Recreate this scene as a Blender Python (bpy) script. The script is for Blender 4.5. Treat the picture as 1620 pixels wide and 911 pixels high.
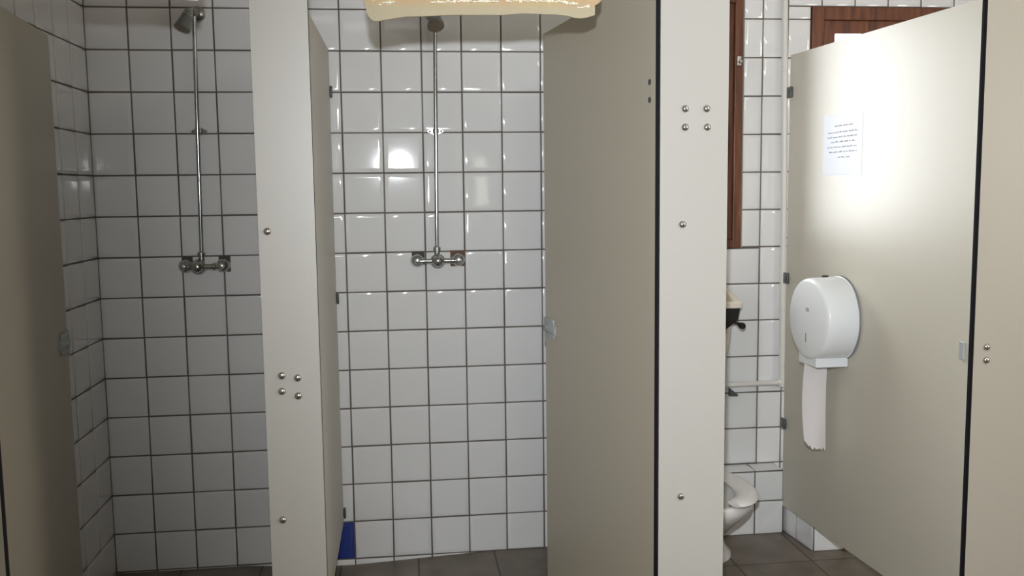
import bpy, bmesh, math, random
from mathutils import Vector, Matrix
random.seed(7)
for o in list(bpy.data.objects): bpy.data.objects.remove(o)
S = bpy.context.scene
COL = S.collection
V = Vector

# ------------------------------------------------------------------ camera
cam_d = bpy.data.cameras.new('camera'); cam = bpy.data.objects.new('camera', cam_d); COL.objects.link(cam)
cam_d.sensor_width = 36.0; cam_d.lens = 36.0 * 1458.02 / 1620.0
cam_d.clip_start = 0.05
r_ = V((0.99272853, -0.11975176, -0.01223064)); u_ = V((0.02473576, 0.10350331, 0.99432148)); f_ = V((0.11780583, 0.98739383, -0.10571284))
m = Matrix((r_, u_, -f_)).transposed().to_4x4(); m.translation = V((1.1094, -3.5367, 1.4306))
cam.matrix_world = m
S.camera = cam

# ------------------------------------------------------------------ world, light, exposure
S.view_settings.view_transform = 'Standard'; S.view_settings.look = 'None'
S.view_settings.exposure = 0.0; S.view_settings.gamma = 1.0; S.view_settings.use_curve_mapping = False
W = bpy.data.worlds.new('world'); S.world = W; W.use_nodes = True
bg = W.node_tree.nodes['Background']; bg.inputs[0].default_value = (0.93, 0.97, 1.0, 1); bg.inputs[1].default_value = 14.0

def lamp(name, kind, loc, look, energy, color=(1, 1, 1), **kw):
    d = bpy.data.lights.new(name, kind); d.energy = energy; d.color = color
    o = bpy.data.objects.new(name, d); COL.objects.link(o); o.location = loc
    o.rotation_euler = (V(look) - V(loc)).to_track_quat('-Z', 'Y').to_euler()
    for k, v in kw.items(): setattr(d, k, v)
    return o
# the flash of the camera that took the picture, just above its lens
lamp('camera_flash', 'SPOT', (1.095, -3.50, 1.625), (2.95, 0.0, 1.40), 205, (0.91, 0.955, 1.0), spot_size=math.radians(104), spot_blend=1.0, shadow_soft_size=0.02)
# added fill lights under the ceiling, in front of the cubicles, for ambient light
lamp('ceiling_fill_right', 'AREA', (3.0, -2.7, 2.56), (2.7, -2.6, 0), 11, (1.0, 0.95, 0.88), shape='RECTANGLE', size=1.4, size_y=0.25)
lamp('ceiling_fill_left', 'AREA', (0.9, -3.0, 2.56), (0.9, -2.9, 0), 1, (0.92, 0.96, 1.0), shape='RECTANGLE', size=1.2, size_y=0.25)
# added warm fill for ambient light from the right; that wall has no window
lamp('fill_right', 'AREA', (4.72, -2.9, 1.6), (1.6, -1.4, 1.2), 36, (1.0, 0.95, 0.87), shape='RECTANGLE', size=1.3, size_y=1.0)
for nm, x, z, sx, sz in (('portal_one', 2.18, 1.70, 0.62, 1.02), ('portal_two', 3.15, 1.72, 0.74, 1.02)):
    p = lamp(nm, 'AREA', (x, 0.27, z), (x, -1, z), 1.0, shape='RECTANGLE', size=sx, size_y=sz)
    p.rotation_euler = (-math.pi / 2, 0, 0); p.data.cycles.is_portal = True

# ------------------------------------------------------------------ materials
def mat(name, col, rough=0.5, metal=0.0, spec=0.5, bump=0.0, bscale=200.0, var=0.0, vscale=3.0, coat=0.0, trans=0.0):
    mt = bpy.data.materials.new(name); mt.use_nodes = True
    nt = mt.node_tree; b = nt.nodes['Principled BSDF']
    b.inputs['Base Color'].default_value = (*col, 1); b.inputs['Roughness'].default_value = rough
    b.inputs['Metallic'].default_value = metal; b.inputs['Specular IOR Level'].default_value = spec
    b.inputs['Coat Weight'].default_value = coat
    if trans: b.inputs['Transmission Weight'].default_value = trans
    if var or bump:
        tc = nt.nodes.new('ShaderNodeNewGeometry')
    if var:
        n = nt.nodes.new('ShaderNodeTexNoise'); n.inputs['Scale'].default_value = vscale; n.inputs['Detail'].default_value = 5
        nt.links.new(tc.outputs['Position'], n.inputs['Vector'])
        mx = nt.nodes.new('ShaderNodeMix'); mx.data_type = 'RGBA'
        mx.inputs[6].default_value = (*[c * (1 - var) for c in col], 1); mx.inputs[7].default_value = (*[min(1, c * (1 + var)) for c in col], 1)
        nt.links.new(n.outputs['Fac'], mx.inputs[0]); nt.links.new(mx.outputs[2], b.inputs['Base Color'])
    if bump:
        n = nt.nodes.new('ShaderNodeTexNoise'); n.inputs['Scale'].default_value = bscale; n.inputs['Detail'].default_value = 3
        nt.links.new(tc.outputs['Position'], n.inputs['Vector'])
        bp = nt.nodes.new('ShaderNodeBump'); bp.inputs['Strength'].default_value = bump; bp.inputs['Distance'].default_value = 0.002
        nt.links.new(n.outputs['Fac'], bp.inputs['Height']); nt.links.new(bp.outputs['Normal'], b.inputs['Normal'])
    return mt
M_TILE = mat('glazed_tile', (0.86, 0.86, 0.865), 0.06, spec=0.8, bump=0.10, bscale=9.0, var=0.02, vscale=4)
M_GROUT = mat('grout', (0.15, 0.125, 0.11), 0.85, bump=0.3, var=0.3, vscale=6)
M_BLUE = mat('blue_glaze', (0.02, 0.045, 0.28), 0.12)
M_LAM = mat('cream_laminate', (0.61, 0.575, 0.49), 0.41, bump=0.12, bscale=600, var=0.015, vscale=2)
M_FRONT = mat('pale_front_laminate', (0.52, 0.505, 0.47), 0.4, bump=0.12, bscale=600, var=0.015, vscale=2)
M_FRONT2 = mat('beige_front_laminate', (0.43, 0.395, 0.335), 0.4, bump=0.12, bscale=600, var=0.015, vscale=2)
M_DOOR = mat('beige_laminate', (0.55, 0.505, 0.41), 0.36, bump=0.12, bscale=600, var=0.02, vscale=2)
M_EDGE = mat('black_core_edge', (0.012, 0.011, 0.014), 0.5)
M_CHROME = mat('worn_chrome', (0.47, 0.48, 0.47), 0.2, metal=1.0, bump=0.15, bscale=120, var=0.15, vscale=60)
M_STEEL = mat('stainless_bolt', (0.55, 0.54, 0.52), 0.25, metal=1.0)
M_DULL = mat('grey_shower_head', (0.26, 0.27, 0.26), 0.35, metal=0.5, var=0.15, vscale=50)
M_SCALE = mat('limescale_face', (0.30, 0.25, 0.19), 0.7, var=0.3, vscale=120)
M_LOCK = mat('satin_grey_lock', (0.46, 0.49, 0.50), 0.4, metal=0.15)
M_BRKT = mat('dark_grey_bracket', (0.10, 0.11, 0.115), 0.4, metal=0.3)
M_HOLE = mat('bare_mortar', (0.10, 0.085, 0.07), 0.9, bump=0.6, bscale=300, var=0.4, vscale=40)
M_RUST = mat('rusty_mortar', (0.16, 0.10, 0.06), 0.9, bump=0.6, bscale=300, var=0.5, vscale=40)
M_PORC = mat('porcelain', (0.90, 0.89, 0.88), 0.10, coat=0.3)
M_SEAT = mat('white_plastic_seat', (0.90, 0.89, 0.88), 0.22)
M_PVC = mat('white_painted_pipe', (0.80, 0.78, 0.74), 0.35)
M_CREAM = mat('cream_plastic', (0.80, 0.73, 0.64), 0.35)
M_BLACK = mat('black_plastic', (0.018, 0.017, 0.014), 0.4, var=0.3, vscale=80)
M_DISP = mat('white_dispenser_plastic', (0.88, 0.905, 0.94), 0.22)
M_GREYM = mat('grey_marking', (0.25, 0.26, 0.28), 0.5)
M_PAPER = mat('tissue_paper', (0.80, 0.76, 0.76), 0.95, bump=0.3, bscale=350)
M_NOTE = mat('notice_paper', (0.84, 0.86, 0.93), 0.75)
M_INK = mat('ink', (0.25, 0.25, 0.32), 0.8)
M_WHITEW = mat('painted_wall', (0.66, 0.62, 0.54), 0.8, bump=0.2, bscale=80)
M_TOWELW = mat('white_towel', (0.80, 0.79, 0.78), 0.95, bump=0.8, bscale=500)
M_DOT = mat('white_lace', (0.90, 0.84, 0.68), 0.95, bump=0.5, bscale=600)
M_OUT = mat('window_ledge_stone', (0.6, 0.6, 0.58), 0.8)

def wood():
    mt = mat('brown_wood', (0.16, 0.05, 0.022), 0.42, bump=0.2, bscale=60)
    nt = mt.node_tree; b = nt.nodes['Principled BSDF']
    g = nt.nodes.new('ShaderNodeNewGeometry'); mp = nt.nodes.new('ShaderNodeMapping'); mp.inputs['Scale'].default_value = (60, 60, 5)
    n = nt.nodes.new('ShaderNodeTexNoise'); n.inputs['Scale'].default_value = 1.0; n.inputs['Detail'].default_value = 6
    rp = nt.nodes.new('ShaderNodeValToRGB'); e = rp.color_ramp.elements
    e[0].position = 0.3; e[0].color = (0.085, 0.024, 0.010, 1); e[1].position = 0.7; e[1].color = (0.22, 0.075, 0.032, 1)
    x = e.new(0.80); x.color = (0.36, 0.24, 0.18, 1)
    nt.links.new(g.outputs['Position'], mp.inputs[0]); nt.links.new(mp.outputs[0], n.inputs['Vector'])
    nt.links.new(n.outputs['Fac'], rp.inputs[0]); nt.links.new(rp.outputs[0], b.inputs['Base Color'])
    return mt
M_WOOD = wood()

def glass():
    mt = bpy.data.materials.new('window_glass'); mt.use_nodes = True; nt = mt.node_tree; nt.nodes.clear()
    o = nt.nodes.new('ShaderNodeOutputMaterial'); mx = nt.nodes.new('ShaderNodeMixShader'); t = nt.nodes.new('ShaderNodeBsdfTransparent'); g = nt.nodes.new('ShaderNodeBsdfGlossy')
    g.inputs['Roughness'].default_value = 0.03; fr = nt.nodes.new('ShaderNodeFresnel'); fr.inputs[0].default_value = 1.45
    nt.links.new(fr.outputs[0], mx.inputs[0]); nt.links.new(t.outputs[0], mx.inputs[1]); nt.links.new(g.outputs[0], mx.inputs[2]); nt.links.new(mx.outputs[0], o.inputs[0])
    return mt
M_GLASS = glass()

def floor_mat():
    mt = mat('floor_tile', (0.14, 0.115, 0.09), 0.42)
    nt = mt.node_tree; b = nt.nodes['Principled BSDF']
    g = nt.nodes.new('ShaderNodeNewGeometry'); mp = nt.nodes.new('ShaderNodeMapping'); mp.inputs['Location'].default_value = (-2.345 + 3.0, 0.285 + 3.0, 0)
    br = nt.nodes.new('ShaderNodeTexBrick'); br.offset = 0.0; br.inputs['Scale'].default_value = 1.0
    br.inputs['Brick Width'].default_value = 0.30; br.inputs['Row Height'].default_value = 0.30; br.inputs['Mortar Size'].default_value = 0.004
    br.inputs['Color1'].default_value = (0.20, 0.165, 0.13, 1); br.inputs['Color2'].default_value = (0.165, 0.135, 0.105, 1); br.inputs['Mortar'].default_value = (0.065, 0.05, 0.038, 1)
    n = nt.nodes.new('ShaderNodeTexNoise'); n.inputs['Scale'].default_value = 9; n.inputs['Detail'].default_value = 8
    mx = nt.nodes.new('ShaderNodeMix'); mx.data_type = 'RGBA'; mx.blend_type = 'OVERLAY'; mx.inputs[0].default_value = 0.55
    nt.links.new(g.outputs['Position'], mp.inputs[0]); nt.links.new(mp.outputs[0], br.inputs['Vector']); nt.links.new(g.outputs['Position'], n.inputs['Vector'])
    nt.links.new(br.outputs['Color'], mx.inputs[6]); nt.links.new(n.outputs['Fac'], mx.inputs[7]); nt.links.new(mx.outputs[2], b.inputs['Base Color'])
    return mt
M_FLOOR = floor_mat()

def towel_mat():
    mt = mat('yellow_terry', (0.78, 0.62, 0.36), 0.95, bump=0.9, bscale=450)
    nt = mt.node_tree; b = nt.nodes['Principled BSDF']
    g = nt.nodes.new('ShaderNodeNewGeometry'); sp = nt.nodes.new('ShaderNodeSeparateXYZ'); nt.links.new(g.outputs['Position'], sp.inputs[0])
    mr = nt.nodes.new('ShaderNodeMapRange'); mr.inputs[1].default_value = 1.872; mr.inputs[2].default_value = 1.89
    nt.links.new(sp.outputs['Z'], mr.inputs[0])
    n = nt.nodes.new('ShaderNodeTexNoise'); n.inputs['Scale'].default_value = 22; n.inputs['Detail'].default_value = 3; nt.links.new(g.outputs['Position'], n.inputs['Vector'])
    rp = nt.nodes.new('ShaderNodeValToRGB'); e = rp.color_ramp.elements
    e[0].position = 0.42; e[0].color = (0.56, 0.45, 0.23, 1); e[1].position = 0.58; e[1].color = (0.58, 0.41, 0.25, 1)
    nt.links.new(n.outputs['Fac'], rp.inputs[0])
    mx = nt.nodes.new('ShaderNodeMix'); mx.data_type = 'RGBA'; mx.inputs[6].default_value = (0.52, 0.45, 0.31, 1)
    nt.links.new(mr.outputs[0], mx.inputs[0]); nt.links.new(rp.outputs[0], mx.inputs[7]); nt.links.new(mx.outputs[2], b.inputs['Base Color'])
    return mt
M_TOWEL = towel_mat()

# ------------------------------------------------------------------ mesh helpers
def link(name, bm, mats, parent=None, smooth=False, loc=None):
    if parent is not None and loc is None: loc = parent.location
    if loc is not None:
        off = V(loc)
        if parent is None or not parent.get('_local'): 
            for v in bm.verts: v.co -= off
    bmesh.ops.recalc_face_normals(bm, faces=bm.faces)
    me = bpy.data.meshes.new(name); bm.to_mesh(me); bm.free()
    if not isinstance(mats, (list, tuple)): mats = [mats]
    for x in mats: me.materials.append(x)
    if smooth:
        for p in me.polygons: p.use_smooth = True
        try: me.set_sharp_from_angle(angle=math.radians(40))
        except Exception: pass
    o = bpy.data.objects.new(name, me); COL.objects.link(o)
    if parent is not None: o.parent = parent
    elif loc is not None: o.location = loc
    return o
LOCAL = set()
def thing(name, label, cat, loc, rz=0.0, group=None):
    o = bpy.data.objects.new(name, None); COL.objects.link(o); o.location = loc; o.rotation_euler = (0, 0, rz)
    o.empty_display_size = 0.05
    o['label'] = label; o['category'] = cat
    if group: o['group'] = group
    return o
def part(name, bm, mats, parent, smooth=False, root=None):
    """parts are written in world coordinates; shift them into the frame of their thing (sub-parts: root = the thing)"""
    base = root if root is not None else parent
    inv = (Matrix.Translation(base.location) @ base.rotation_euler.to_matrix().to_4x4()).inverted()
    bm.transform(inv)
    bmesh.ops.recalc_face_normals(bm, faces=bm.faces)
    me = bpy.data.meshes.new(name); bm.to_mesh(me); bm.free()
    if not isinstance(mats, (list, tuple)): mats = [mats]
    for x in mats: me.materials.append(x)
    if smooth:
        me.shade_smooth(); me.set_sharp_from_angle(angle=math.radians(42))
    o = bpy.data.objects.new(name, me); COL.objects.link(o); o.parent = parent
    return o
def struct(name, bm, mats, parent=None, smooth=False):
    bmesh.ops.recalc_face_normals(bm, faces=bm.faces)
    me = bpy.data.meshes.new(name); bm.to_mesh(me); bm.free()
    if not isinstance(mats, (list, tuple)): mats = [mats]
    for x in mats: me.materials.append(x)
    o = bpy.data.objects.new(name, me); COL.objects.link(o)
    if parent is None: o['kind'] = 'structure'
    else: o.parent = parent
    return o
def box(bm, a, b, bev=0.0, mi=0, edge_axis=None, edge_mi=1, seg=2):
    lo = V([min(a[i], b[i]) for i in range(3)]); hi = V([max(a[i], b[i]) for i in range(3)])
    t = bmesh.new()
    vs = [t.verts.new((x, y, z)) for x in (lo.x, hi.x) for y in (lo.y, hi.y) for z in (lo.z, hi.z)]
    for f in ((0, 1, 3, 2), (4, 6, 7, 5), (0, 4, 5, 1), (2, 3, 7, 6), (0, 2, 6, 4), (1, 5, 7, 3)): t.faces.new([vs[i] for i in f])
    bmesh.ops.recalc_face_normals(t, faces=t.faces)
    for f in t.faces:
        f.material_index = mi
        if edge_axis is not None and abs(f.normal[edge_axis]) < 0.5: f.material_index = edge_mi
    if bev: bmesh.ops.bevel(t, geom=t.edges[:], offset=bev, segments=seg, profile=0.5, affect='EDGES')
    merge(bm, t); return bm
def merge(bm, t):
    me = bpy.data.meshes.new('tmp'); t.to_mesh(me); t.free(); bm.from_mesh(me); bpy.data.meshes.remove(me)
def frame_of(d):
    d = V(d).normalized(); a = V((0, 0, 1)) if abs(d.z) < 0.9 else V((1, 0, 0))
    x = d.cross(a).normalized(); return x, d.cross(x).normalized(), d
def lathe(bm, origin, axis, prof, n=24, mi=0, cap=True, sx=1.0, sy=1.0):
    """prof: list of (distance along axis, radius)"""
    x, y, d = frame_of(axis); o = V(origin); rings = []
    for h, r in prof:
        if r <= 1e-6: rings.append([bm.verts.new(o + d * h)]); continue
        rings.append([bm.verts.new(o + d * h + x * r * sx * math.cos(2 * math.pi * k / n) + y * r * sy * math.sin(2 * math.pi * k / n)) for k in range(n)])
    for a, b in zip(rings, rings[1:]):
        for k in range(n):
            k2 = (k + 1) % n
            if len(a) == 1 and len(b) == 1: continue
            if len(a) == 1: f = bm.faces.new((a[0], b[k], b[k2]))
            elif len(b) == 1: f = bm.faces.new((a[k], b[0], a[k2]))
            else: f = bm.faces.new((a[k], b[k], b[k2], a[k2]))
            f.material_index = mi
    if cap:
        for rg in (rings[0], rings[-1]):
            if len(rg) > 1: bm.faces.new(rg).material_index = mi
    return bm
def tube(bm, pts, r, n=14, mi=0):
    pts = [V(p) for p in pts]; rings = []
    prev = None
    for i, p in enumerate(pts):
        d = (pts[min(i + 1, len(pts) - 1)] - pts[max(i - 1, 0)]).normalized()
        if prev is None: x, y, _ = frame_of(d)
        else:
            x = (prev - d * prev.dot(d)).normalized(); y = d.cross(x)
        prev = x; rr = r[i] if isinstance(r, (list, tuple)) else r
        rings.append([bm.verts.new(p + x * rr * math.cos(2 * math.pi * k / n) + y * rr * math.sin(2 * math.pi * k / n)) for k in range(n)])
    for a, b in zip(rings, rings[1:]):
        for k in range(n): bm.faces.new((a[k], b[k], b[(k + 1) % n], a[(k + 1) % n])).material_index = mi
    bm.faces.new(rings[0]); bm.faces.new(rings[-1]); return bm
def arc(c, r, a0, a1, ax, ay, n=8):
    return [V(c) + V(ax) * r * math.cos(a0 + (a1 - a0) * k / n) + V(ay) * r * math.sin(a0 + (a1 - a0) * k / n) for k in range(n + 1)]
def loft(bm, loops, mi=0, cap0=True, cap1=True):
    rings = [[bm.verts.new(p) for p in l] for l in loops]; n = len(rings[0])
    for a, b in zip(rings, rings[1:]):
        for k in range(n): bm.faces.new((a[k], b[k], b[(k + 1) % n], a[(k + 1) % n])).material_index = mi
    if cap0: bm.faces.new(rings[0]).material_index = mi
    if cap1: bm.faces.new(rings[-1]).material_index = mi
    return bm

# ------------------------------------------------------------------ tiled surfaces
def cut(rect, holes):
    out = [rect]
    for h in holes:
        nxt = []
        for (a, b, c, d) in out:
            if h[1] <= a or h[0] >= b or h[3] <= c or h[2] >= d: nxt.append((a, b, c, d)); continue
            if c < h[2]: nxt.append((a, b, c, h[2]))
            if d > h[3]: nxt.append((a, b, h[3], d))
            c2, d2 = max(c, h[2]), min(d, h[3])
            if a < h[0]: nxt.append((a, h[0], c2, d2))
            if b > h[1]: nxt.append((h[1], b, c2, d2))
        out = nxt
    return [q for q in out if q[1] - q[0] > 0.006 and q[3] - q[2] > 0.006]
def tiles(bm, O, U, Vv, N, us, vs, holes=(), gap=0.0054, h=0.0025, bev=0.0016, tilt=0.0035, blue=None, wav=0.0006):
    O, U, Vv, N = V(O), V(U), V(Vv), V(N)
    for i in range(len(us) - 1):
        for j in range(len(vs) - 1):
            for (a, b, c, d) in cut((us[i], us[i + 1], vs[j], vs[j + 1]), holes):
                g = gap / 2; jx = random.uniform(-wav, wav); jy = random.uniform(-wav, wav)
                a2, b2, c2, d2 = a + g + jx, b - g + jx, c + g + jy, d - g + jy
                if b2 - a2 < 0.004 or d2 - c2 < 0.004: continue
                t1 = random.gauss(0, tilt); t2 = random.gauss(0, tilt); mu, mv = (a2 + b2) / 2, (c2 + d2) / 2
                def P(u, v, k): return bm.verts.new(O + U * u + Vv * v + N * (k + (t1 * (u - mu) + t2 * (v - mv) if k > 0 else 0)))
                rings = []
                for ins, hh in ((0, -0.001), (0, h - bev), (bev * 0.35, h - bev * 0.4), (bev * 1.1, h - 0.00013), (min(0.016, 0.3 * min(b2 - a2, d2 - c2)), h)):
                    rings.append([P(a2 + ins, c2 + ins, hh), P(b2 - ins, c2 + ins, hh), P(b2 - ins, d2 - ins, hh), P(a2 + ins, d2 - ins, hh)])
                mi = 2 if (blue and blue == (i, j)) else 1
                for r0, r1 in zip(rings, rings[1:]):
                    for k in range(4):
                        f = bm.faces.new((r0[k], r0[(k + 1) % 4], r1[(k + 1) % 4], r1[k])); f.material_index = mi; f.smooth = True
                f = bm.faces.new(rings[-1]); f.material_index = mi; f.smooth = True
    return bm
def wallbox(bm, lo, hi, axis, hole=None):
    """a wall slab with grout colour; hole = (u0,u1,z0,z1) through it along Y"""
    if not hole: return box(bm, lo, hi, mi=0)
    for (a, b, c, d) in cut((lo[0], hi[0], lo[2], hi[2]), hole): box(bm, (a, lo[1], c), (b, hi[1], d), mi=0)
    return bm

H = 2.6
Z15 = [-0.15 + 0.15 * k for k in range(19)]; Z15[-1] = H - 0.02
# back wall of the two showers
bm = bmesh.new()
wallbox(bm, (-0.12, 0.0, -0.15), (1.90, 0.25, H), 1)
xs = [0.15 * k for k in range(13)] + [1.90]
tiles(bm, (0, 0, 0), (1, 0, 0), (0, 0, 1), (0, -1, 0), xs, Z15, blue=(5, 1))
struct('wall_back', bm, [M_GROUT, M_TILE, M_BLUE])
# left wall of the left shower
bm = bmesh.new(); box(bm, (-0.12, -4.6, -0.15), (0.0, 0.0, H))
tiles(bm, (0, 0, 0), (0, -1, 0), (0, 0, 1), (1, 0, 0), [0.003, 0.163, 0.313, 0.463, 0.613, 0.763, 0.913, 1.063, 1.2], Z15)
struct('wall_left', bm, [M_GROUT, M_TILE])
bm = bmesh.new(); box(bm, (0.0, -4.6, 0.0), (0.012, -1.24, H)); struct('trim_1', bm, M_WHITEW)
# back wall of the toilet cubicle and the one to its right, set back behind a low ledge
W1 = (1.90, 2.497, 1.180, 2.20); W2 = (2.779, 3.52, 1.22, 2.155)
bm = bmesh.new()
wallbox(bm, (1.90, 0.12, 0.0), (4.8, 0.30, H), 1, [W1, W2])
ux = [1.90, 1.975, 2.125, 2.275, 2.428, 2.578, 2.683, 2.825, 2.966, 3.108, 3.251, 3.395] + [3.545 + 0.15 * k for k in range(9)]
uz = [0.0, 0.116, 0.268] + [0.268 + 0.1529 * k for k in range(1, 16)]
tiles(bm, (0, 0.12, 0), (1, 0, 0), (0, 0, 1), (0, -1, 0), ux, uz, holes=[W1, W2])
struct('wall_back_2', bm, [M_GROUT, M_TILE])
# low tiled ledge behind the toilet
bm = bmesh.new()
box(bm, (1.90, 0.009, 0.0), (2.652, 0.118, 0.266), mi=0)
lx = [1.93, 2.08, 2.23, 2.38, 2.530, 2.652]
tiles(bm, (0, 0.009, 0), (1, 0, 0), (0, 0, 1), (0, -1, 0), lx, [0.0, 0.141, 0.266])
tiles(bm, (0, 0, 0.266), (1, 0, 0), (0, 1, 0), (0, 0, 1), [1.93, 2.08, 2.23, 2.38, 2.535, 2.652], [0.015, 0.114])
struct('trim_2', bm, [M_GROUT, M_TILE])
# tiled plinth under the right hand partition
bm = bmesh.new()
loop = [(2.654, 0.117), (2.690, -0.20), (3.40, -0.20), (3.40, 0.117)]
loft(bm, [[V((x, y, z)) for x, y in loop] for z in (0.0, 0.116)])
d = (V((2.690, -0.20, 0)) - V((2.654, 0.117, 0))); L = d.length; d.normalize(); nrm = V((d.y, -d.x, 0))
tiles(bm, (2.654, 0.117, 0), d, (0, 0, 1), nrm, [0.02, 0.085, 0.190, L], [0.0, 0.118])
tiles(bm, (2.690, -0.20, 0), (1, 0, 0), (0, 0, 1), (0, -1, 0), [0.0, 0.125, 0.275, 0.425, 0.575, 0.71], [0.0, 0.118])
struct('trim_3', bm, [M_GROUT, M_TILE])

# floor, sloping a little towards the wall in the middle shower
bm = bmesh.new(); nx, ny = 116, 98
gx = [-0.12 + 4.92 * k / nx for k in range(nx + 1)]; gy = [-4.6 + 4.9 * k / ny for k in range(ny + 1)]
def fz(x, y):
    if y < -1.15: return 0.0
    e = min(1, (y + 1.15) / 0.4)
    if 0.78 < x < 1.42: return -0.024 * min(1, (1.42 - x) / 0.52) * e
    if x <= 0.78: return -0.004 * e - 0.02 * e * max(0, (x - 0.5) / 0.28)
    return 0.0
g = [[bm.verts.new((x, y, fz(x, y))) for x in gx] for y in gy]
for j in range(ny):
    for i in range(nx): bm.faces.new((g[j][i], g[j][i + 1], g[j + 1][i + 1], g[j + 1][i]))
ext = bmesh.ops.extrude_face_region(bm, geom=bm.faces[:])
for v in [e for e in ext['geom'] if isinstance(e, bmesh.types.BMVert)]: v.co.z = -0.15
struct('floor', bm, M_FLOOR)
bm = bmesh.new(); box(bm, (-0.12, -4.7, H), (4.9, 0.30, H + 0.08)); struct('ceiling', bm, M_WHITEW)
bm = bmesh.new(); box(bm, (-0.12, -4.7, 0), (4.9, -4.6, H)); struct('wall_front', bm, M_WHITEW)
bm = bmesh.new(); box(bm, (4.8, -4.6, 0), (4.9, 0.30, H)); struct('wall_right', bm, M_WHITEW)

# ------------------------------------------------------------------ windows
def window(name, x0, x1, z0, z1, y, fw, sw, rails=()):
    bm = bmesh.new()
    for a, b, c, d_ in ((x0, x0 + fw, z0, z1), (x1 - fw, x1, z0, z1), (x0 + fw, x1 - fw, z1 - fw, z1), (x0 + fw, x1 - fw, z0, z0 + fw)):
        box(bm, (a, y - 0.014, c), (b, y + 0.075, d_), bev=0.003)
    w = struct(name, bm, M_WOOD)
    bm = bmesh.new(); a0, a1, c0, c1 = x0 + fw, x1 - fw, z0 + fw, z1 - fw
    for a, b, c, d_ in ((a0, a0 + sw, c0, c1), (a1 - sw, a1, c0, c1), (a0 + sw, a1 - sw, c1 - sw, c1), (a0 + sw, a1 - sw, c0, c0 + sw)):
        box(bm, (a, y + 0.002, c), (b, y + 0.055, d_), bev=0.002)
    struct('sash', bm, M_WOOD, w)
    bm = bmesh.new(); box(bm, (a0 + sw - 0.004, y + 0.028, c0 + sw - 0.004), (a1 - sw + 0.004, y + 0.032, c1 - sw + 0.004)); struct('pane', bm, M_GLASS, w)
    bm = bmesh.new(); box(bm, (x0, y + 0.075, z0 - 0.0), (x1, y + 0.18, z0 + 0.02)); struct('sill', bm, M_OUT, w)
    return w
window('window_1', 1.915, 2.492, 1.182, 2.198, 0.12, 0.034, 0.03)
w2 = window('window_2', 2.781, 3.518, 1.222, 2.152, 0.12, 0.052, 0.052)
bm = bmesh.new(); box(bm, (2.4925, 0.112, 1.181), (2.4985, 0.13, 2.199)); 
w1 = bpy.data.objects['window_1']; struct('edge_strip', bm, mat('greenish_grey', (0.26, 0.27, 0.22), 0.8, bump=0.4, bscale=150), w1)  # narrow greenish grey strip along the right side of the frame
bm = bmesh.new(); box(bm, (2.465, 0.098, 1.915), (2.483, 0.108, 1.955), bev=0.003); lathe(bm, (2.474, 0.10, 1.93), (0, -1, 0), [(0, 0.007), (0.02, 0.007), (0.022, 0.004)])
struct('latch', bm, M_STEEL, w1)

bm = bmesh.new()
for a, b, c, d_ in ((1.735, 1.755, 1.24, 1.72), (1.885, 1.905, 1.24, 1.72), (1.755, 1.885, 1.70, 1.72), (1.755, 1.885, 1.24, 1.26)): box(bm, (a, -4.6, c), (b, -4.56, d_))
glow_frame = struct('glow_panel', bm, M_WOOD)  # framed panel added on the rear wall to give the middle tiles a pale reflection
lit = mat('added_glow_face', (0.9, 0.9, 0.8), 0.4); lit.node_tree.nodes['Principled BSDF'].inputs['Emission Color'].default_value = (1, 0.98, 0.84, 1); lit.node_tree.nodes['Principled BSDF'].inputs['Emission Strength'].default_value = 2.6
bm = bmesh.new(); box(bm, (1.755, -4.595, 1.26), (1.885, -4.585, 1.70)); struct('pane', bm, lit, glow_frame)  # emissive face of the added panel

# ------------------------------------------------------------------ cubicle panels
TF = -1.200
def pilaster(label, x0, x1, bolts, z1=2.0, gr='cubicle front panels', m=M_FRONT, th=0.022):
    t = thing('pilaster_panel', label, 'panel', ((x0 + x1) / 2, TF + 0.0065, 0), 0, gr)
    bm = bmesh.new(); box(bm, (x0, TF, 0.0), (x1, TF + th, z1), edge_axis=1)
    part('board', bm, [m, M_EDGE], t)
    for (x, z) in bolts:
        bm = bmesh.new(); lathe(bm, (x, TF + 0.0005, z), (0, -1, 0), [(0, 0.0098), (0.0025, 0.0096), (0.0055, 0.0074), (0.0072, 0.004), (0.0076, 0.0)], n=20)
        part('bolt', bm, M_STEEL, t, smooth=True)
    return t
pilaster('narrow cream front panel at the far left edge of the picture', 0.014, 0.114, [])
pilaster('cream front panel between the two showers, six chrome bolts', 0.759, 0.897, [(0.781, 1.336), (0.802, 0.973), (0.841, 0.966), (0.801, 0.933), (0.841, 0.920), (0.791, 0.599)])
pilaster('cream front panel between the middle shower and the toilet cubicle', 1.777, 1.958, [(1.843, 1.633), (1.900, 1.633), (1.843, 1.586), (1.902, 1.586), (1.838, 1.336), (1.839, 0.605)], th=0.015)
pilaster('wide beige front panel at the right edge of the picture, two bolts', 2.667, 3.34, [(2.705, 0.984), (2.705, 0.947)], m=M_FRONT2, th=0.011)

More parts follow.
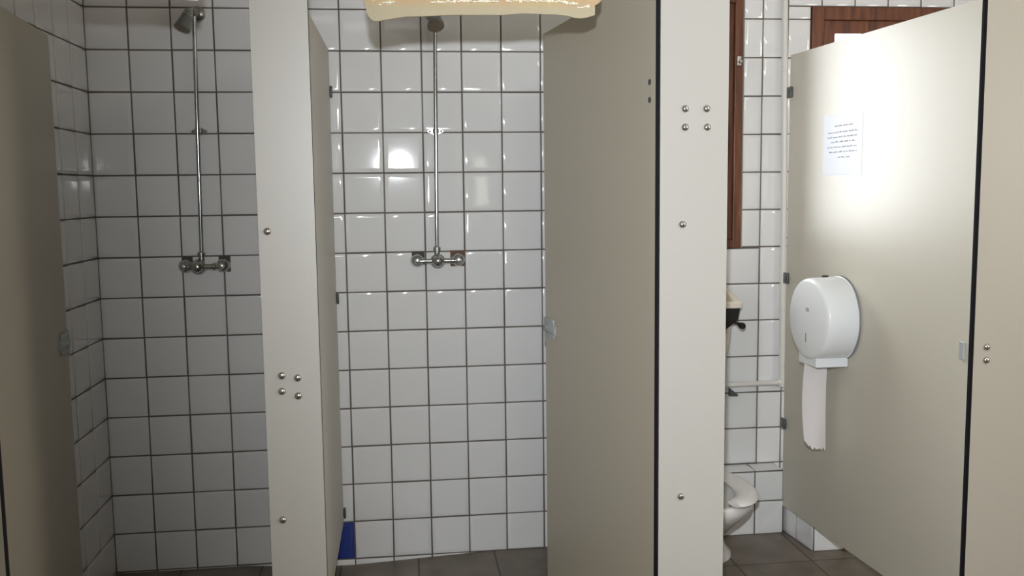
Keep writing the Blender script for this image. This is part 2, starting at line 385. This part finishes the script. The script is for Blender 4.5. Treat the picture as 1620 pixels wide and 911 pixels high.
def partition(label, x, side, y1, zb0, zb1, zt0, zt1, brz, face=None, y0=-1.1775):
    """side -1: the seen face looks to -X at x; +1: to +X"""
    t = thing('partition_panel', label, 'partition', (x - side * 0.0065, (y0 + y1) / 2, 0), 0, 'side partitions of the cubicles')
    bm = bmesh.new(); xa = x - side * 0.013
    lean = 0.009 if x > 2.6 else 0.0
    prof = [(y1, zb0), (y0, zb1), (y0, zt1), (y1, zt0)]
    vs = [[bm.verts.new((xx + lean * (y1 - a) / (y1 - y0), a, b)) for a, b in prof] for xx in (x, xa)]
    bm.faces.new(vs[0]); bm.faces.new(vs[1])
    for k in range(4): f = bm.faces.new((vs[0][k], vs[0][(k + 1) % 4], vs[1][(k + 1) % 4], vs[1][k])); f.material_index = 1
    part('board', bm, [M_LAM, M_EDGE], t)
    for z in brz:
        bm = bmesh.new(); bl = 0.030 if y1 > 0 else 0.012
        box(bm, (x + side * 0.001, y1 - bl, z - 0.022), (x + side * 0.010, y1 + (0.0 if y1 < 0 else 0.012), z + 0.022), bev=0.004)
        if y1 > 0: lathe(bm, (x + side * 0.009, y1 - 0.015, z), (side, 0, 0), [(0, 0.008), (0.004, 0.007), (0.005, 0.0)], n=14)
        part('bracket', bm, M_BRKT, t, smooth=True)
    return t
partition('beige side partition on the right of the left shower, seen edge-on', 0.859, 1, -0.006, 0.152, 0.152, 1.953, 1.945, [1.80, 1.03, 0.19])
partition('side partition hidden behind the open door, left of the toilet', 1.86, -1, -0.006, 0.15, 0.15, 1.95, 1.945, [])
p3 = partition('large cream partition right of the toilet, holding the notice and dispenser', 2.650, -1, 0.012, 0.118, 0.172, 1.945, 1.922, [1.800, 1.064, 0.466], y0=-1.1885)
bm = bmesh.new(); box(bm, (2.6585, -1.176, 0.944), (2.652, -1.154, 0.995), bev=0.002); part('strike_plate', bm, M_LOCK, p3)

# rail over the cubicle fronts (carries the towels)
t = thing('head_rail', 'cream rail along the top of the cubicle fronts, above the picture', 'rail', (1.68, TF + 0.0065, 2.0))
bm = bmesh.new(); box(bm, (0.014, TF - 0.006, 2.0), (3.34, TF + 0.019, 2.035), bev=0.002); part('rail_body', bm, M_LAM, t)

def cubicle_door(label, hinge, free, z0, z1, lockz, side, rivets, rise=0.0):
    h, f = V((hinge[0], hinge[1], 0)), V((free[0], free[1], 0)); d = f - h; L = d.length; a = math.atan2(d.y, d.x)
    t = thing('cubicle_door', label, 'door', (h.x, h.y, 0), a, 'open shower doors')
    T = Matrix.Translation(t.location) @ Matrix.Rotation(a, 4, 'Z')
    # local: x along the door from the hinge, seen face at y=0, body towards -side
    def P(name, bm, m_, parent=t, smooth=False): bm.transform(T); return part(name, bm, m_, parent, smooth, root=t)
    bm = bmesh.new(); box(bm, (0.002, 0, z0), (L, -side * 0.013, z1), edge_axis=1)
    for v in bm.verts:
        if v.co.z > 1 and v.co.x < 0.1: v.co.z += rise
    P('board', bm, [M_DOOR, M_EDGE])
    s = side
    bm = bmesh.new()
    box(bm, (L - 0.090, 0, lockz + 0.010), (L + 0.002, s * 0.007, lockz + 0.034), bev=0.003)
    box(bm, (L - 0.094, 0, lockz - 0.033), (L - 0.012, s * 0.006, lockz - 0.016), bev=0.003)
    box(bm, (L - 0.002, s * 0.004, lockz - 0.05), (L + 0.005, -s * 0.015, lockz + 0.034), bev=0.001)
    lk = P('lock', bm, M_LOCK, smooth=True)
    bm = bmesh.new(); lathe(bm, (L - 0.104, -s * 0.0065, lockz - 0.003), (1, 0, 0), [(0, 0.0), (0.001, 0.0165), (0.004, 0.0185), (0.094, 0.0185), (0.097, 0.0165), (0.098, 0.0)], n=24)
    P('turn_knob', bm, M_LOCK, lk, smooth=True)
    for (x, z) in rivets:
        bm = bmesh.new(); lathe(bm, (x, 0, z), (0, s, 0), [(0, 0.008), (0.0015, 0.008), (0.003, 0.005), (0.003, 0)], n=16); P('rivet', bm, M_BRKT, smooth=True)
    return t
cubicle_door('dark beige shower door opened inward against the left tiled wall', (0.106, -1.176), (0.030, -0.440), 0.04, 1.928, 0.963, -1, [])
cubicle_door('beige shower door opened into the middle shower', (1.772, -1.176), (1.606, -0.360), 0.03, 1.957, 0.951, 1, [(0.035, 1.707), (0.035, 1.661)], rise=0.03)

# ------------------------------------------------------------------ shower fittings
def shower(kind):
    left = kind == 'left'
    if left: px, ptop, pbot, zt = 0.390, 2.072, 1.214, 1.658; dx = -0.013; vx0, vx1, vc, vz = 0.309, 0.452, 0.367, 1.165; sq = [(0.300, 0.338, 1.150, 1.199), (0.431, 0.474, 1.140, 1.200)]
    else: px, ptop, pbot, zt = 1.252, 2.06, 1.216, 1.654; dx = -0.010; vx0, vx1, vc, vz = 1.164, 1.328, 1.244, 1.168; sq = [(1.147, 1.196, 1.150, 1.203), (1.294, 1.350, 1.142, 1.203)]
    Yp = -0.034
    t = thing('shower_fitting', 'chrome shower pipe with tilted grey cone head in the left shower' if left else 'chrome shower pipe and valve in the middle shower below the yellow towel', 'shower', (px + dx, 0, vz), 0, 'wall showers')
    xb = px + dx
    bm = bmesh.new(); tube(bm, [(xb, Yp, pbot - 0.02), (px + dx * 0.5, Yp, (pbot + ptop) / 2), (px, Yp, ptop)], 0.0078, n=18); part('riser_pipe', bm, M_CHROME, t, smooth=True)
    # clip with two ears
    cx = px + dx * (ptop - zt) / (ptop - pbot)
    bm = bmesh.new()
    loop = []
    for k in range(28):
        a = 2 * math.pi * k / 28; c, s_ = math.cos(a), math.sin(a)
        rr = 0.012 + 0.019 * abs(c) ** 3
        loop.append((cx + rr * c, zt + (0.0145 * s_ if abs(c) < 0.75 else 0.011 * s_ * 1.1)))
    loft(bm, [[V((x, -0.0035, z)) for x, z in loop], [V((x, -0.0075, z)) for x, z in loop]])
    tube(bm, [(cx, -0.004, zt), (cx, Yp, zt)], 0.007, n=12)
    lathe(bm, (cx, Yp, zt - 0.009), (0, 0, 1), [(0, 0.0095), (0.001, 0.0115), (0.017, 0.0115), (0.018, 0.0095)], n=18)
    cl = part('pipe_clip', bm, M_CHROME, t, smooth=True)
    for s_ in (-1, 1):
        bm = bmesh.new(); lathe(bm, (cx + s_ * 0.0215, -0.0072, zt), (0, -1, 0), [(0, 0.0042), (0.002, 0.0036), (0.0024, 0)], n=12); part('clip_screw', bm, M_BRKT, cl, root=t)
    # valve
    yv = -0.055
    bm = bmesh.new()
    lathe(bm, (vx0, yv, vz), (1, 0, 0), [(0, 0.010), (0.018, 0.010), (0.020, 0.0125), (0.030, 0.0125), (0.032, 0.009), (vc - vx0 - 0.018, 0.009), (vc - vx0 - 0.017, 0.016), (vc - vx0 + 0.017, 0.016), (vc - vx0 + 0.018, 0.0095),
          (vx1 - vx0 - 0.034, 0.0095), (vx1 - vx0 - 0.032, 0.013), (vx1 - vx0 - 0.022, 0.013), (vx1 - vx0 - 0.020, 0.010), (vx1 - vx0, 0.010)], n=20)
    vb = part('valve_body', bm, M_CHROME, t, smooth=True)
    bm = bmesh.new(); lathe(bm, (vc, yv + 0.022, vz), (0, -1, 0), [(0, 0.010), (0.006, 0.023), (0.018, 0.0275), (0.028, 0.0255), (0.031, 0.0215)], n=28)
    lathe(bm, (vc, yv - 0.008, vz), (0, -1, 0), [(0, 0.022), (0.009, 0.022), (0.018, 0.018), (0.024, 0.011), (0.026, 0.0)], n=28); part('push_button', bm, M_CHROME, vb, smooth=True, root=t)
    bm = bmesh.new(); lathe(bm, (xb, Yp - 0.004, vz + 0.010), (0, 0.02, 1), [(0, 0.011), (0.026, 0.011), (0.027, 0.0145), (0.040, 0.0145), (0.042, 0.011), (0.046, 0.009)], n=6 if False else 18); part('top_nut', bm, M_CHROME, t, smooth=True)
    for vx in (vx0 + 0.004, vx1 - 0.004):
        bm = bmesh.new(); lathe(bm, (vx, -0.0035, vz), (0, -1, 0), [(0, 0.026), (0.004, 0.0265), (0.018, 0.0235), (0.026, 0.017), (0.030, 0.012), (0.054, 0.012), (0.062, 0.009), (0.064, 0)], n=26)
        part('wall_union', bm, M_CHROME, t, smooth=True)
    for k, (a, b, c, d_) in enumerate(sq):
        bm = bmesh.new(); box(bm, (a, -0.0005, c), (b, -0.0036, d_)); part('bare_patch', bm, M_RUST if (k == 1 and not left) else M_HOLE, t)
    # arm, ball joint and head
    zt2 = ptop
    if left:
        ctr = V((px + 0.006, -0.0035, 2.076))
        bm = bmesh.new(); lathe(bm, ctr, (0, -1, 0), [(0, 0.029), (0.004, 0.029), (0.012, 0.024), (0.018, 0.013), (0.050, 0.012)], n=26)
        tube(bm, [(px, Yp, ptop - 0.01), (px + 0.002, Yp, 2.09)], 0.010); part('wall_flange', bm, M_CHROME, t, smooth=True)
        p0 = V((px - 0.002, -0.05, 2.083)); p1 = V((px - 0.006, -0.085, 2.074)); d = V((-0.30, -0.34, -0.95)).normalized()
    else:
        bm = bmesh.new(); lathe(bm, (px - 0.004, -0.0035, 2.085), (0, -1, 0), [(0, 0.029), (0.004, 0.029), (0.012, 0.024), (0.018, 0.013), (0.050, 0.012)], n=26); part('wall_flange', bm, M_CHROME, t, smooth=True)
        p0 = V((px - 0.004, -0.05, 2.080)); p1 = V((px - 0.006, -0.085, 2.072)); d = V((0.10, -0.52, -0.82)).normalized()
    bm = bmesh.new(); tube(bm, [p0 + V((0, 0.02, 0)), p0, p1, p1 + d * 0.008], 0.0085); lathe(bm, p1 - d * 0.006, d, [(0, 0.0), (0.003, 0.012), (0.010, 0.0165), (0.018, 0.0175), (0.020, 0.015), (0.022, 0.0175), (0.030, 0.0175)], n=22)
    part('swivel_joint', bm, M_CHROME, t, smooth=True)
    if left: pr = [(0.020, 0.018), (0.032, 0.0195), (0.060, 0.0265), (0.068, 0.0285), (0.073, 0.028)]; fr = 0.028; fd = 0.073
    else: pr = [(0.018, 0.019), (0.026, 0.024), (0.046, 0.027), (0.050, 0.031), (0.060, 0.031)]; fr = 0.031; fd = 0.060
    bm = bmesh.new(); lathe(bm, p1, d, pr, n=30); hd = part('shower_head', bm, M_DULL, t, smooth=True)
    bm = bmesh.new(); lathe(bm, p1 + d * fd, d, [(0, fr * 0.97), (0.0015, fr * 0.85), (0.001, fr * 0.2), (0.003, fr * 0.18), (0.003, 0)], n=30); part('spray_face', bm, M_SCALE, hd, smooth=True, root=t)
    return t
shower('left'); shower('mid')

# ------------------------------------------------------------------ towels
def towel(name, label, x0, x1, bottom, back, m_, ripple, edge=None):
    t = thing(name, label, 'towel', ((x0 + x1) / 2, TF + 0.0065, 2.035))
    bm = bmesh.new(); nx, cols = 90, []
    yf, yb = TF - 0.018, TF + 0.031
    for i in range(nx + 1):
        s = i / nx; x = x0 + (x1 - x0) * s; zb = bottom(x)
        pts = [(yb, back + (2.03 - back) * k / 5) for k in range(6)]
        pts += [(TF + 0.0065 + 0.0235 * math.cos(a), 2.037 + 0.014 * math.sin(a)) for a in [math.pi * k / 6 for k in range(7)]]
        pts += [(yf, 2.03 + (zb - 2.03) * k / 22) for k in range(1, 23)]
        row = []
        for (y, z) in pts:
            w = ripple * math.sin(x * 38 + 1.3) * max(0, min(1, (2.03 - z) / 0.15)) * (-1 if y < TF else 1) * 0.5
            xx = x
            if edge and y < TF: xx = edge(x, z, s)
            row.append(V((xx, y - abs(w) if y < TF else y + abs(w), z)))
        cols.append(row)
    th = 0.0065; n = len(cols[0])
    # front & thickness: offset along the profile normal
    def nor(row, k):
        a, b = row[max(0, k - 1)], row[min(n - 1, k + 1)]; return V((0, (b - a).z, -(b - a).y)).normalized()
    A = [[bm.verts.new(p) for p in r] for r in cols]; B = [[bm.verts.new(r[k] + nor(r, k) * th) for k in range(n)] for r in cols]
    for i in range(nx):
        for k in range(n - 1):
            bm.faces.new((A[i][k], A[i + 1][k], A[i + 1][k + 1], A[i][k + 1])); bm.faces.new((B[i][k], B[i][k + 1], B[i + 1][k + 1], B[i + 1][k]))
        for k in (0, n - 1): bm.faces.new((A[i][k], B[i][k], B[i + 1][k], A[i + 1][k]))
    for i in (0, nx):
        for k in range(n - 1): bm.faces.new((A[i][k], A[i][k + 1], B[i][k + 1], B[i][k]))
    part('cloth', bm, m_, t, smooth=True)
    return t, yf
def interp(tab, x):
    if x <= tab[0][0]: return tab[0][1]
    for (a, b), (c, d_) in zip(tab, tab[1:]):
        if x <= c:
            q = (x - a) / (c - a); q = q * q * (3 - 2 * q) if False else q; return b + (d_ - b) * q
    return tab[-1][1]
def pz(x, y): return (1.302 + (x - 750) * 0.001594, 1.858 - (y - 27) * 0.001594)
tab = [pz(*q) for q in ((587, 26), (590, 33), (594, 37), (601, 38), (612, 35.5), (624, 33.5), (642, 30.5), (672, 29.5), (695, 28), (730, 27), (794, 26.5), (820, 24), (845, 24), (860, 24.6), (880, 25.4), (895, 26.6), (905, 29.5), (916, 30.5), (926, 28.5), (936, 25))]
def ed(x, z, s):
    if s > 0.93: return x + (s - 0.93) / 0.07 * (0.016 if z > 1.888 else 0.003) 
    if s < 0.07: return x - (0.07 - s) / 0.07 * 0.010 * max(0, min(1, (z - 1.845) / 0.06))
    return x
yt, yf = towel('yellow_towel', 'yellow towel with white lace dots hanging over the middle shower', tab[0][0], tab[-1][0], lambda x: interp(tab, x), 1.93, M_TOWEL, 0.004, ed)
bm = bmesh.new()
def dots(xa, xb, ya, yb_, step):
    x = xa
    while x < xb:
        q = (x - xa) / (xb - xa); X, Zz = pz(x, ya + (yb_ - ya) * q + random.uniform(-1.2, 1.2))
        bmesh.ops.create_icosphere(bm, subdivisions=1, radius=0.0047, matrix=Matrix.Translation((X, yf - 0.0085, Zz)) @ Matrix.Diagonal((1.1, 0.8, random.uniform(0.6, 1.0), 1)))
        x += step * random.uniform(0.8, 1.2)
dots(596, 655, 5, 1, 5); dots(606, 626, 12, 10, 5); dots(684, 786, 8, 5, 5); dots(800, 890, 5, 5, 5); dots(888, 912, 6, 9, 5); dots(912, 932, 13, 13, 5)
o = part('lace_trim', bm, M_DOT, yt, smooth=True); o['kind'] = 'stuff'
wt, _ = towel('white_towel', 'white towel hanging over the left shower, only its hem in view', 0.22, 0.646, lambda x: 1.8930 - 0.009 * max(0, (x - 0.50)) / 0.146, 1.93, M_TOWELW, 0.002)

# ------------------------------------------------------------------ toilet
TX, TY = 2.222, -0.235
def ell(cx, cy, a, b, z, n=40, sq=2.0):
    out = []
    for k in range(n):
        th = 2 * math.pi * k / n; c, s_ = math.cos(th), math.sin(th)
        out.append(V((cx + a * math.copysign(abs(c) ** (2 / sq), c), cy + b * math.copysign(abs(s_) ** (2 / sq), s_), z)))
    return out
t = thing('toilet', 'low white toilet with open-front seat by the tiled ledge', 'toilet', (TX, TY, 0))
bm = bmesh.new()
loops = [ell(TX, -0.14, 0.146, 0.138, 0.0), ell(TX, -0.14, 0.144, 0.137, 0.014), ell(TX, -0.14, 0.126, 0.125, 0.035), ell(TX, -0.14, 0.110, 0.118, 0.07), ell(TX, -0.15, 0.104, 0.120, 0.09), ell(TX, -0.17, 0.114, 0.140, 0.12),
         ell(TX, -0.20, 0.137, 0.172, 0.17), ell(TX, -0.225, 0.160, 0.206, 0.215), ell(TX, TY, 0.180, 0.228, 0.25), ell(TX, TY, 0.183, 0.232, 0.268), ell(TX, TY, 0.181, 0.230, 0.278), ell(TX, TY, 0.172, 0.222, 0.283), ell(TX, TY, 0.150, 0.20, 0.283),
         ell(TX, TY, 0.138, 0.188, 0.276), ell(TX, TY, 0.135, 0.185, 0.24), ell(TX, TY + 0.01, 0.115, 0.155, 0.19), ell(TX, TY + 0.04, 0.07, 0.09, 0.15), ell(TX, TY + 0.06, 0.045, 0.05, 0.125)]
loft(bm, loops); part('bowl', bm, M_PORC, t, smooth=True)
bm = bmesh.new(); lathe(bm, (TX, TY + 0.045, 0.158), (0, 0, 1), [(0, 0.075), (0.002, 0.078)], n=30, sy=1.2); part('water', bm, mat('water', (0.6, 0.65, 0.65), 0.03, trans=0.6), t)
bm = bmesh.new(); rings = []
N = 56; a0, a1 = math.radians(-90 + 17), math.radians(270 - 17)
for k in range(N + 1):
    th = a0 + (a1 - a0) * k / N
    c, s_ = math.cos(th), math.sin(th); sq = 2.2
    cx = TX + 0.148 * math.copysign(abs(c) ** (2 / sq), c); cy = -0.250 + 0.207 * math.copysign(abs(s_) ** (2 / sq), s_)
    nx_, ny_ = c / 0.148, s_ / 0.207; l = math.hypot(nx_, ny_); nx_, ny_ = nx_ / l, ny_ / l
    w = 0.043; end = min(k, N - k)
    sc = 1.0 if end > 3 else (0.72, 0.90, 0.97, 1.0)[end]
    rings.append([V((cx + nx_ * w * sc * math.cos(p), cy + ny_ * w * sc * math.cos(p), 0.299 + 0.0135 * sc * math.sin(p) * (1.15 if math.sin(p) > 0 else 0.8))) for p in [2 * math.pi * q / 16 for q in range(16)]])
loft(bm, rings); part('seat', bm, M_SEAT, t, smooth=True)
for s_ in (-1, 1):
    bm = bmesh.new(); lathe(bm, (TX + s_ * 0.07 - 0.02, -0.018, 0.300), (1, 0, 0), [(0, 0.0), (0.001, 0.012), (0.039, 0.012), (0.04, 0)], n=16)
    part('seat_hinge', bm, M_SEAT, t, smooth=True)

# cistern with its lid missing
t = thing('cistern', 'small cream flush tank on a black frame, under the wood-framed window', 'cistern', (2.27, 0.02, 0.95))
X0, X1 = 2.10, 2.440
bm = bmesh.new()
def cring(ins, zf, zb, dz=0.0): return [V((X0 + ins, -0.055 + ins, zf + dz)), V((X1 - ins, -0.055 + ins, zf + dz)), V((X1 - ins, 0.115 - ins, zb + dz)), V((X0 + ins, 0.115 - ins, zb + dz))]
loft(bm, [cring(0.006, 0.953, 0.953), cring(0.0, 0.957, 0.957), cring(0.0, 0.975, 1.022), cring(0.004, 0.980, 1.027), cring(0.022, 0.980, 1.027), cring(0.026, 0.974, 1.02), cring(0.030, 0.962, 0.962)], cap0=True, cap1=True)
bmesh.ops.bevel(bm, geom=[e for e in bm.edges if abs((e.verts[0].co - e.verts[1].co).normalized().z) > 0.6], offset=0.004, segments=2, affect='EDGES')
part('tank', bm, M_CREAM, t, smooth=False)
bm = bmesh.new()
loft(bm, [[V((X0 + 0.02, -0.048, 0.9525)), V((X1 - 0.004, -0.048, 0.9525)), V((X1 - 0.004, 0.11, 0.9525)), V((X0 + 0.02, 0.11, 0.9525))],
          [V((X0 + 0.03, -0.044, 0.905)), V((X1 - 0.010, -0.044, 0.905)), V((X1 - 0.010, 0.11, 0.905)), V((X0 + 0.03, 0.11, 0.905))],
          [V((X0 + 0.10, -0.02, 0.862)), V((2.385, -0.02, 0.862)), V((2.385, 0.10, 0.862)), V((X0 + 0.10, 0.10, 0.862))]])
bmesh.ops.bevel(bm, geom=bm.edges[:], offset=0.003, segments=1, affect='EDGES'); part('black_frame', bm, M_BLACK, t)
bm = bmesh.new(); lathe(bm, (2.4435, -0.03, 0.884), (0.15, -1, -0.1), [(-0.02, 0.006), (0, 0.008), (0.004, 0.0125), (0.018, 0.0135), (0.024, 0.011), (0.026, 0)], n=18); tube(bm, [(2.41, -0.01, 0.895), (2.4435, -0.015, 0.888)], 0.006); part('flush_knob', bm, M_BLACK, t, smooth=True)
bm = bmesh.new(); tube(bm, [(2.405, 0.03, 0.875), (2.400, 0.03, 0.80), (2.380, 0.035, 0.70), (2.345, 0.04, 0.56), (2.30, 0.05, 0.42), (2.27, 0.06, 0.34), (2.25, 0.06, 0.272)], [0.024, 0.022, 0.02, 0.018, 0.016, 0.015, 0.015], n=18)
part('flush_pipe', bm, M_PVC, t, smooth=True)

# water pipe
t = thing('water_pipe', 'white painted water pipe running down the corner beside the toilet partition', 'pipe', (2.672, 0.095, 0.62))
bm = bmesh.new(); yp = 0.094
tube(bm, [(2.655, yp, 2.59), (2.6575, yp, 2.17), (2.668, yp, 1.42), (2.674, yp, 0.62)], 0.0125, n=16); part('upright_pipe', bm, M_PVC, t, smooth=True)
bm = bmesh.new(); tube(bm, [(2.674, yp - 0.004, 0.618), (2.20, yp - 0.004, 0.614)], 0.0105, n=16); part('level_pipe', bm, M_PVC, t, smooth=True)
bm = bmesh.new(); lathe(bm, (2.674, yp - 0.002, 0.598), (0, 0, 1), [(0, 0.012), (0.004, 0.0165), (0.04, 0.0165), (0.043, 0.013)], n=18); lathe(bm, (2.652, yp - 0.004, 0.618), (1, 0, 0), [(0, 0.014), (0.046, 0.0145), (0.048, 0.010)], n=18); part('elbow', bm, M_PVC, t, smooth=True)
bm = bmesh.new(); loft(bm, [[V((2.445, y, 0.603)), V((2.482, y, 0.574)), V((2.476, y, 0.568)), V((2.445, y, 0.570))] for y in (yp - 0.014, yp + 0.006)]); part('valve_lever', bm, M_BRKT, t)
for z in (1.90, 0.93):
    bm = bmesh.new(); X = 2.674 - 0.016 * (z - 0.62) / 1.6; lathe(bm, (X, yp, z - 0.006), (0, 0, 1), [(0, 0.0128), (0.001, 0.0145), (0.012, 0.0145), (0.013, 0.0128)], n=16); box(bm, (X - 0.005, yp, z - 0.005), (X + 0.005, 0.119, z + 0.005)); part('pipe_clip', bm, M_PVC, t, smooth=True)

# ------------------------------------------------------------------ jumbo paper dispenser
DC = V((2.650, -0.452, 0.965))
t = thing('paper_dispenser', 'round white jumbo toilet-roll dispenser mounted on the cream partition', 'dispenser', DC)
bm = bmesh.new()
lathe(bm, (2.6535, DC.y, DC.z), (-1, -0.06, 0), [(0.006, 0.1465), (0.012, 0.149), (0.014, 0.1465), (0.10, 0.1455), (0.116, 0.1445), (0.122, 0.142), (0.126, 0.137), (0.1278, 0.130), (0.1285, 0.06), (0.129, 0)], n=72)
part('cover', bm, M_DISP, t, smooth=True)
bm = bmesh.new(); lathe(bm, (2.6530, DC.y, DC.z), (-1, 0, 0), [(0, 0.1495), (0.006, 0.1495)], n=72); part('back_plate', bm, M_GREYM, t, smooth=True)
bm = bmesh.new(); loft(bm, [[V((2.6525, -0.515, z)), V((2.536, -0.515, z)), V((2.530, -0.385, z)), V((2.6515, -0.385, z))] for z in (0.800, 0.845)])
bmesh.ops.bevel(bm, geom=bm.edges[:], offset=0.002, segments=2, affect='EDGES'); part('paper_outlet', bm, M_DISP, t)
bm = bmesh.new(); lathe(bm, (2.597, DC.y + 0.012, DC.z + 0.1425), (0, 0, 1), [(0, 0.0115), (0.007, 0.0115), (0.009, 0.009), (0.009, 0)], n=16); part('lock_cap', bm, M_BLACK, t, smooth=True)
bm = bmesh.new(); box(bm, (2.5275, -0.4540, 0.882), (2.5235, -0.4500, 0.914)); part('level_slot', bm, M_GREYM, t)
bm = bmesh.new()
for k, (y, z, w, h_) in enumerate(((-0.452, 0.998, 0.004, 0.010), (-0.459, 1.003, 0.009, 0.003), (-0.460, 0.994, 0.008, 0.003), (-0.466, 0.998, 0.003, 0.011))): box(bm, (2.5275, y - w / 2, z - h_ / 2), (2.5235, y + w / 2, z + h_ / 2))
part('maker_mark', bm, M_GREYM, t)
# the hanging strip of paper
t = thing('toilet_paper', 'strip of white toilet paper hanging torn from the round dispenser', 'toilet paper', (2.57, -0.43, 0.64))
bm = bmesh.new(); nX, nZ = 16, 26; rows = []
zend = lambda s: 0.492 + 0.020 * max(0, 1 - s * 3.2) * 1.2 - 0.010 * s + 0.004 * math.sin(s * 31) + 0.003 * math.sin(s * 57 + 1)
for i in range(nX + 1):
    s = i / nX; r = []
    for k in range(nZ + 1):
        q = k / nZ; z = 0.83 + (zend(s) - 0.83) * q
        x = 2.533 + 0.082 * s - 0.012 * q * (1 - q) * 2 * (1 - s) + 0.004 * q
        r.append(V((x, -0.436 + 0.010 * math.sin(3 * q) + 0.005 * math.sin(5 * s + 2 * q) * q, z)))
    rows.append(r)
A = [[bm.verts.new(p) for p in r] for r in rows]; B = [[bm.verts.new(p + V((0, 0.0012, 0))) for p in r] for r in rows]
for i in range(nX):
    for k in range(nZ): bm.faces.new((A[i][k], A[i + 1][k], A[i + 1][k + 1], A[i][k + 1])); bm.faces.new((B[i][k], B[i][k + 1], B[i + 1][k + 1], B[i + 1][k]))
    for k in (0, nZ): bm.faces.new((A[i][k], B[i][k], B[i + 1][k], A[i + 1][k]))
for i in (0, nX):
    for k in range(nZ): bm.faces.new((A[i][k], A[i][k + 1], B[i][k + 1], B[i][k]))
part('sheet', bm, M_PAPER, t, smooth=True)

# ------------------------------------------------------------------ notice
t = thing('paper_notice', 'white paper notice with seven grey lines of print on the cream partition', 'notice', (2.6495, -0.43, 1.576))
bm = bmesh.new(); sh = [bm.verts.new((2.6499 - dx + 0.009 * (0.012 - y) / 1.198, y, z)) for dx in (0.0, 0.0006) for y, z in ((-0.572, 1.466), (-0.288, 1.470), (-0.288, 1.686), (-0.572, 1.682))]
for q in ((0, 1, 2, 3), (4, 5, 6, 7), (0, 1, 5, 4), (1, 2, 6, 5), (2, 3, 7, 6), (3, 0, 4, 7)): bm.faces.new([sh[i] for i in q])
part('sheet', bm, M_NOTE, t)
bm = bmesh.new()
for (y0, y1, z) in ((-0.374, -0.505, 1.641), (-0.326, -0.541, 1.619), (-0.322, -0.542, 1.602), (-0.348, -0.534, 1.585), (-0.319, -0.535, 1.567), (-0.335, -0.540, 1.550), (-0.399, -0.492, 1.531)):
    y = y0
    while y > y1:
        w = random.uniform(0.004, 0.007)
        for q in range(random.randint(3, 7)):
            if y - w < y1: break
            hh = random.choice((0.0026, 0.0026, 0.0034, 0.005)); zz = z + (hh - 0.0026) / 2
            fx = 2.6493 + 0.009 * (0.012 - y) / 1.198; box(bm, (fx + 0.0002, y - w * 0.8, zz - hh / 2), (fx - 0.0002, y, zz + hh / 2)); y -= w * 0.98
        y -= 0.006
part('printed_lines', bm, M_INK, t)

# ------------------------------------------------------------------ housings added for the ceiling fill lights (out of view)
for (x, y, sx) in ((3.0, -2.7, 1.5), (0.9, -3.0, 1.3)):
    bm = bmesh.new(); box(bm, (x - sx / 2, y - 0.15, 2.572), (x + sx / 2, y + 0.15, 2.6), bev=0.004)
    t = thing('fill_light_housing', 'added white housing of an unseen fill light above the %s of the washroom' % ('right' if x > 2 else 'left'), 'lamp', (x, y, 2.6)); part('housing', bm, M_PVC, t)
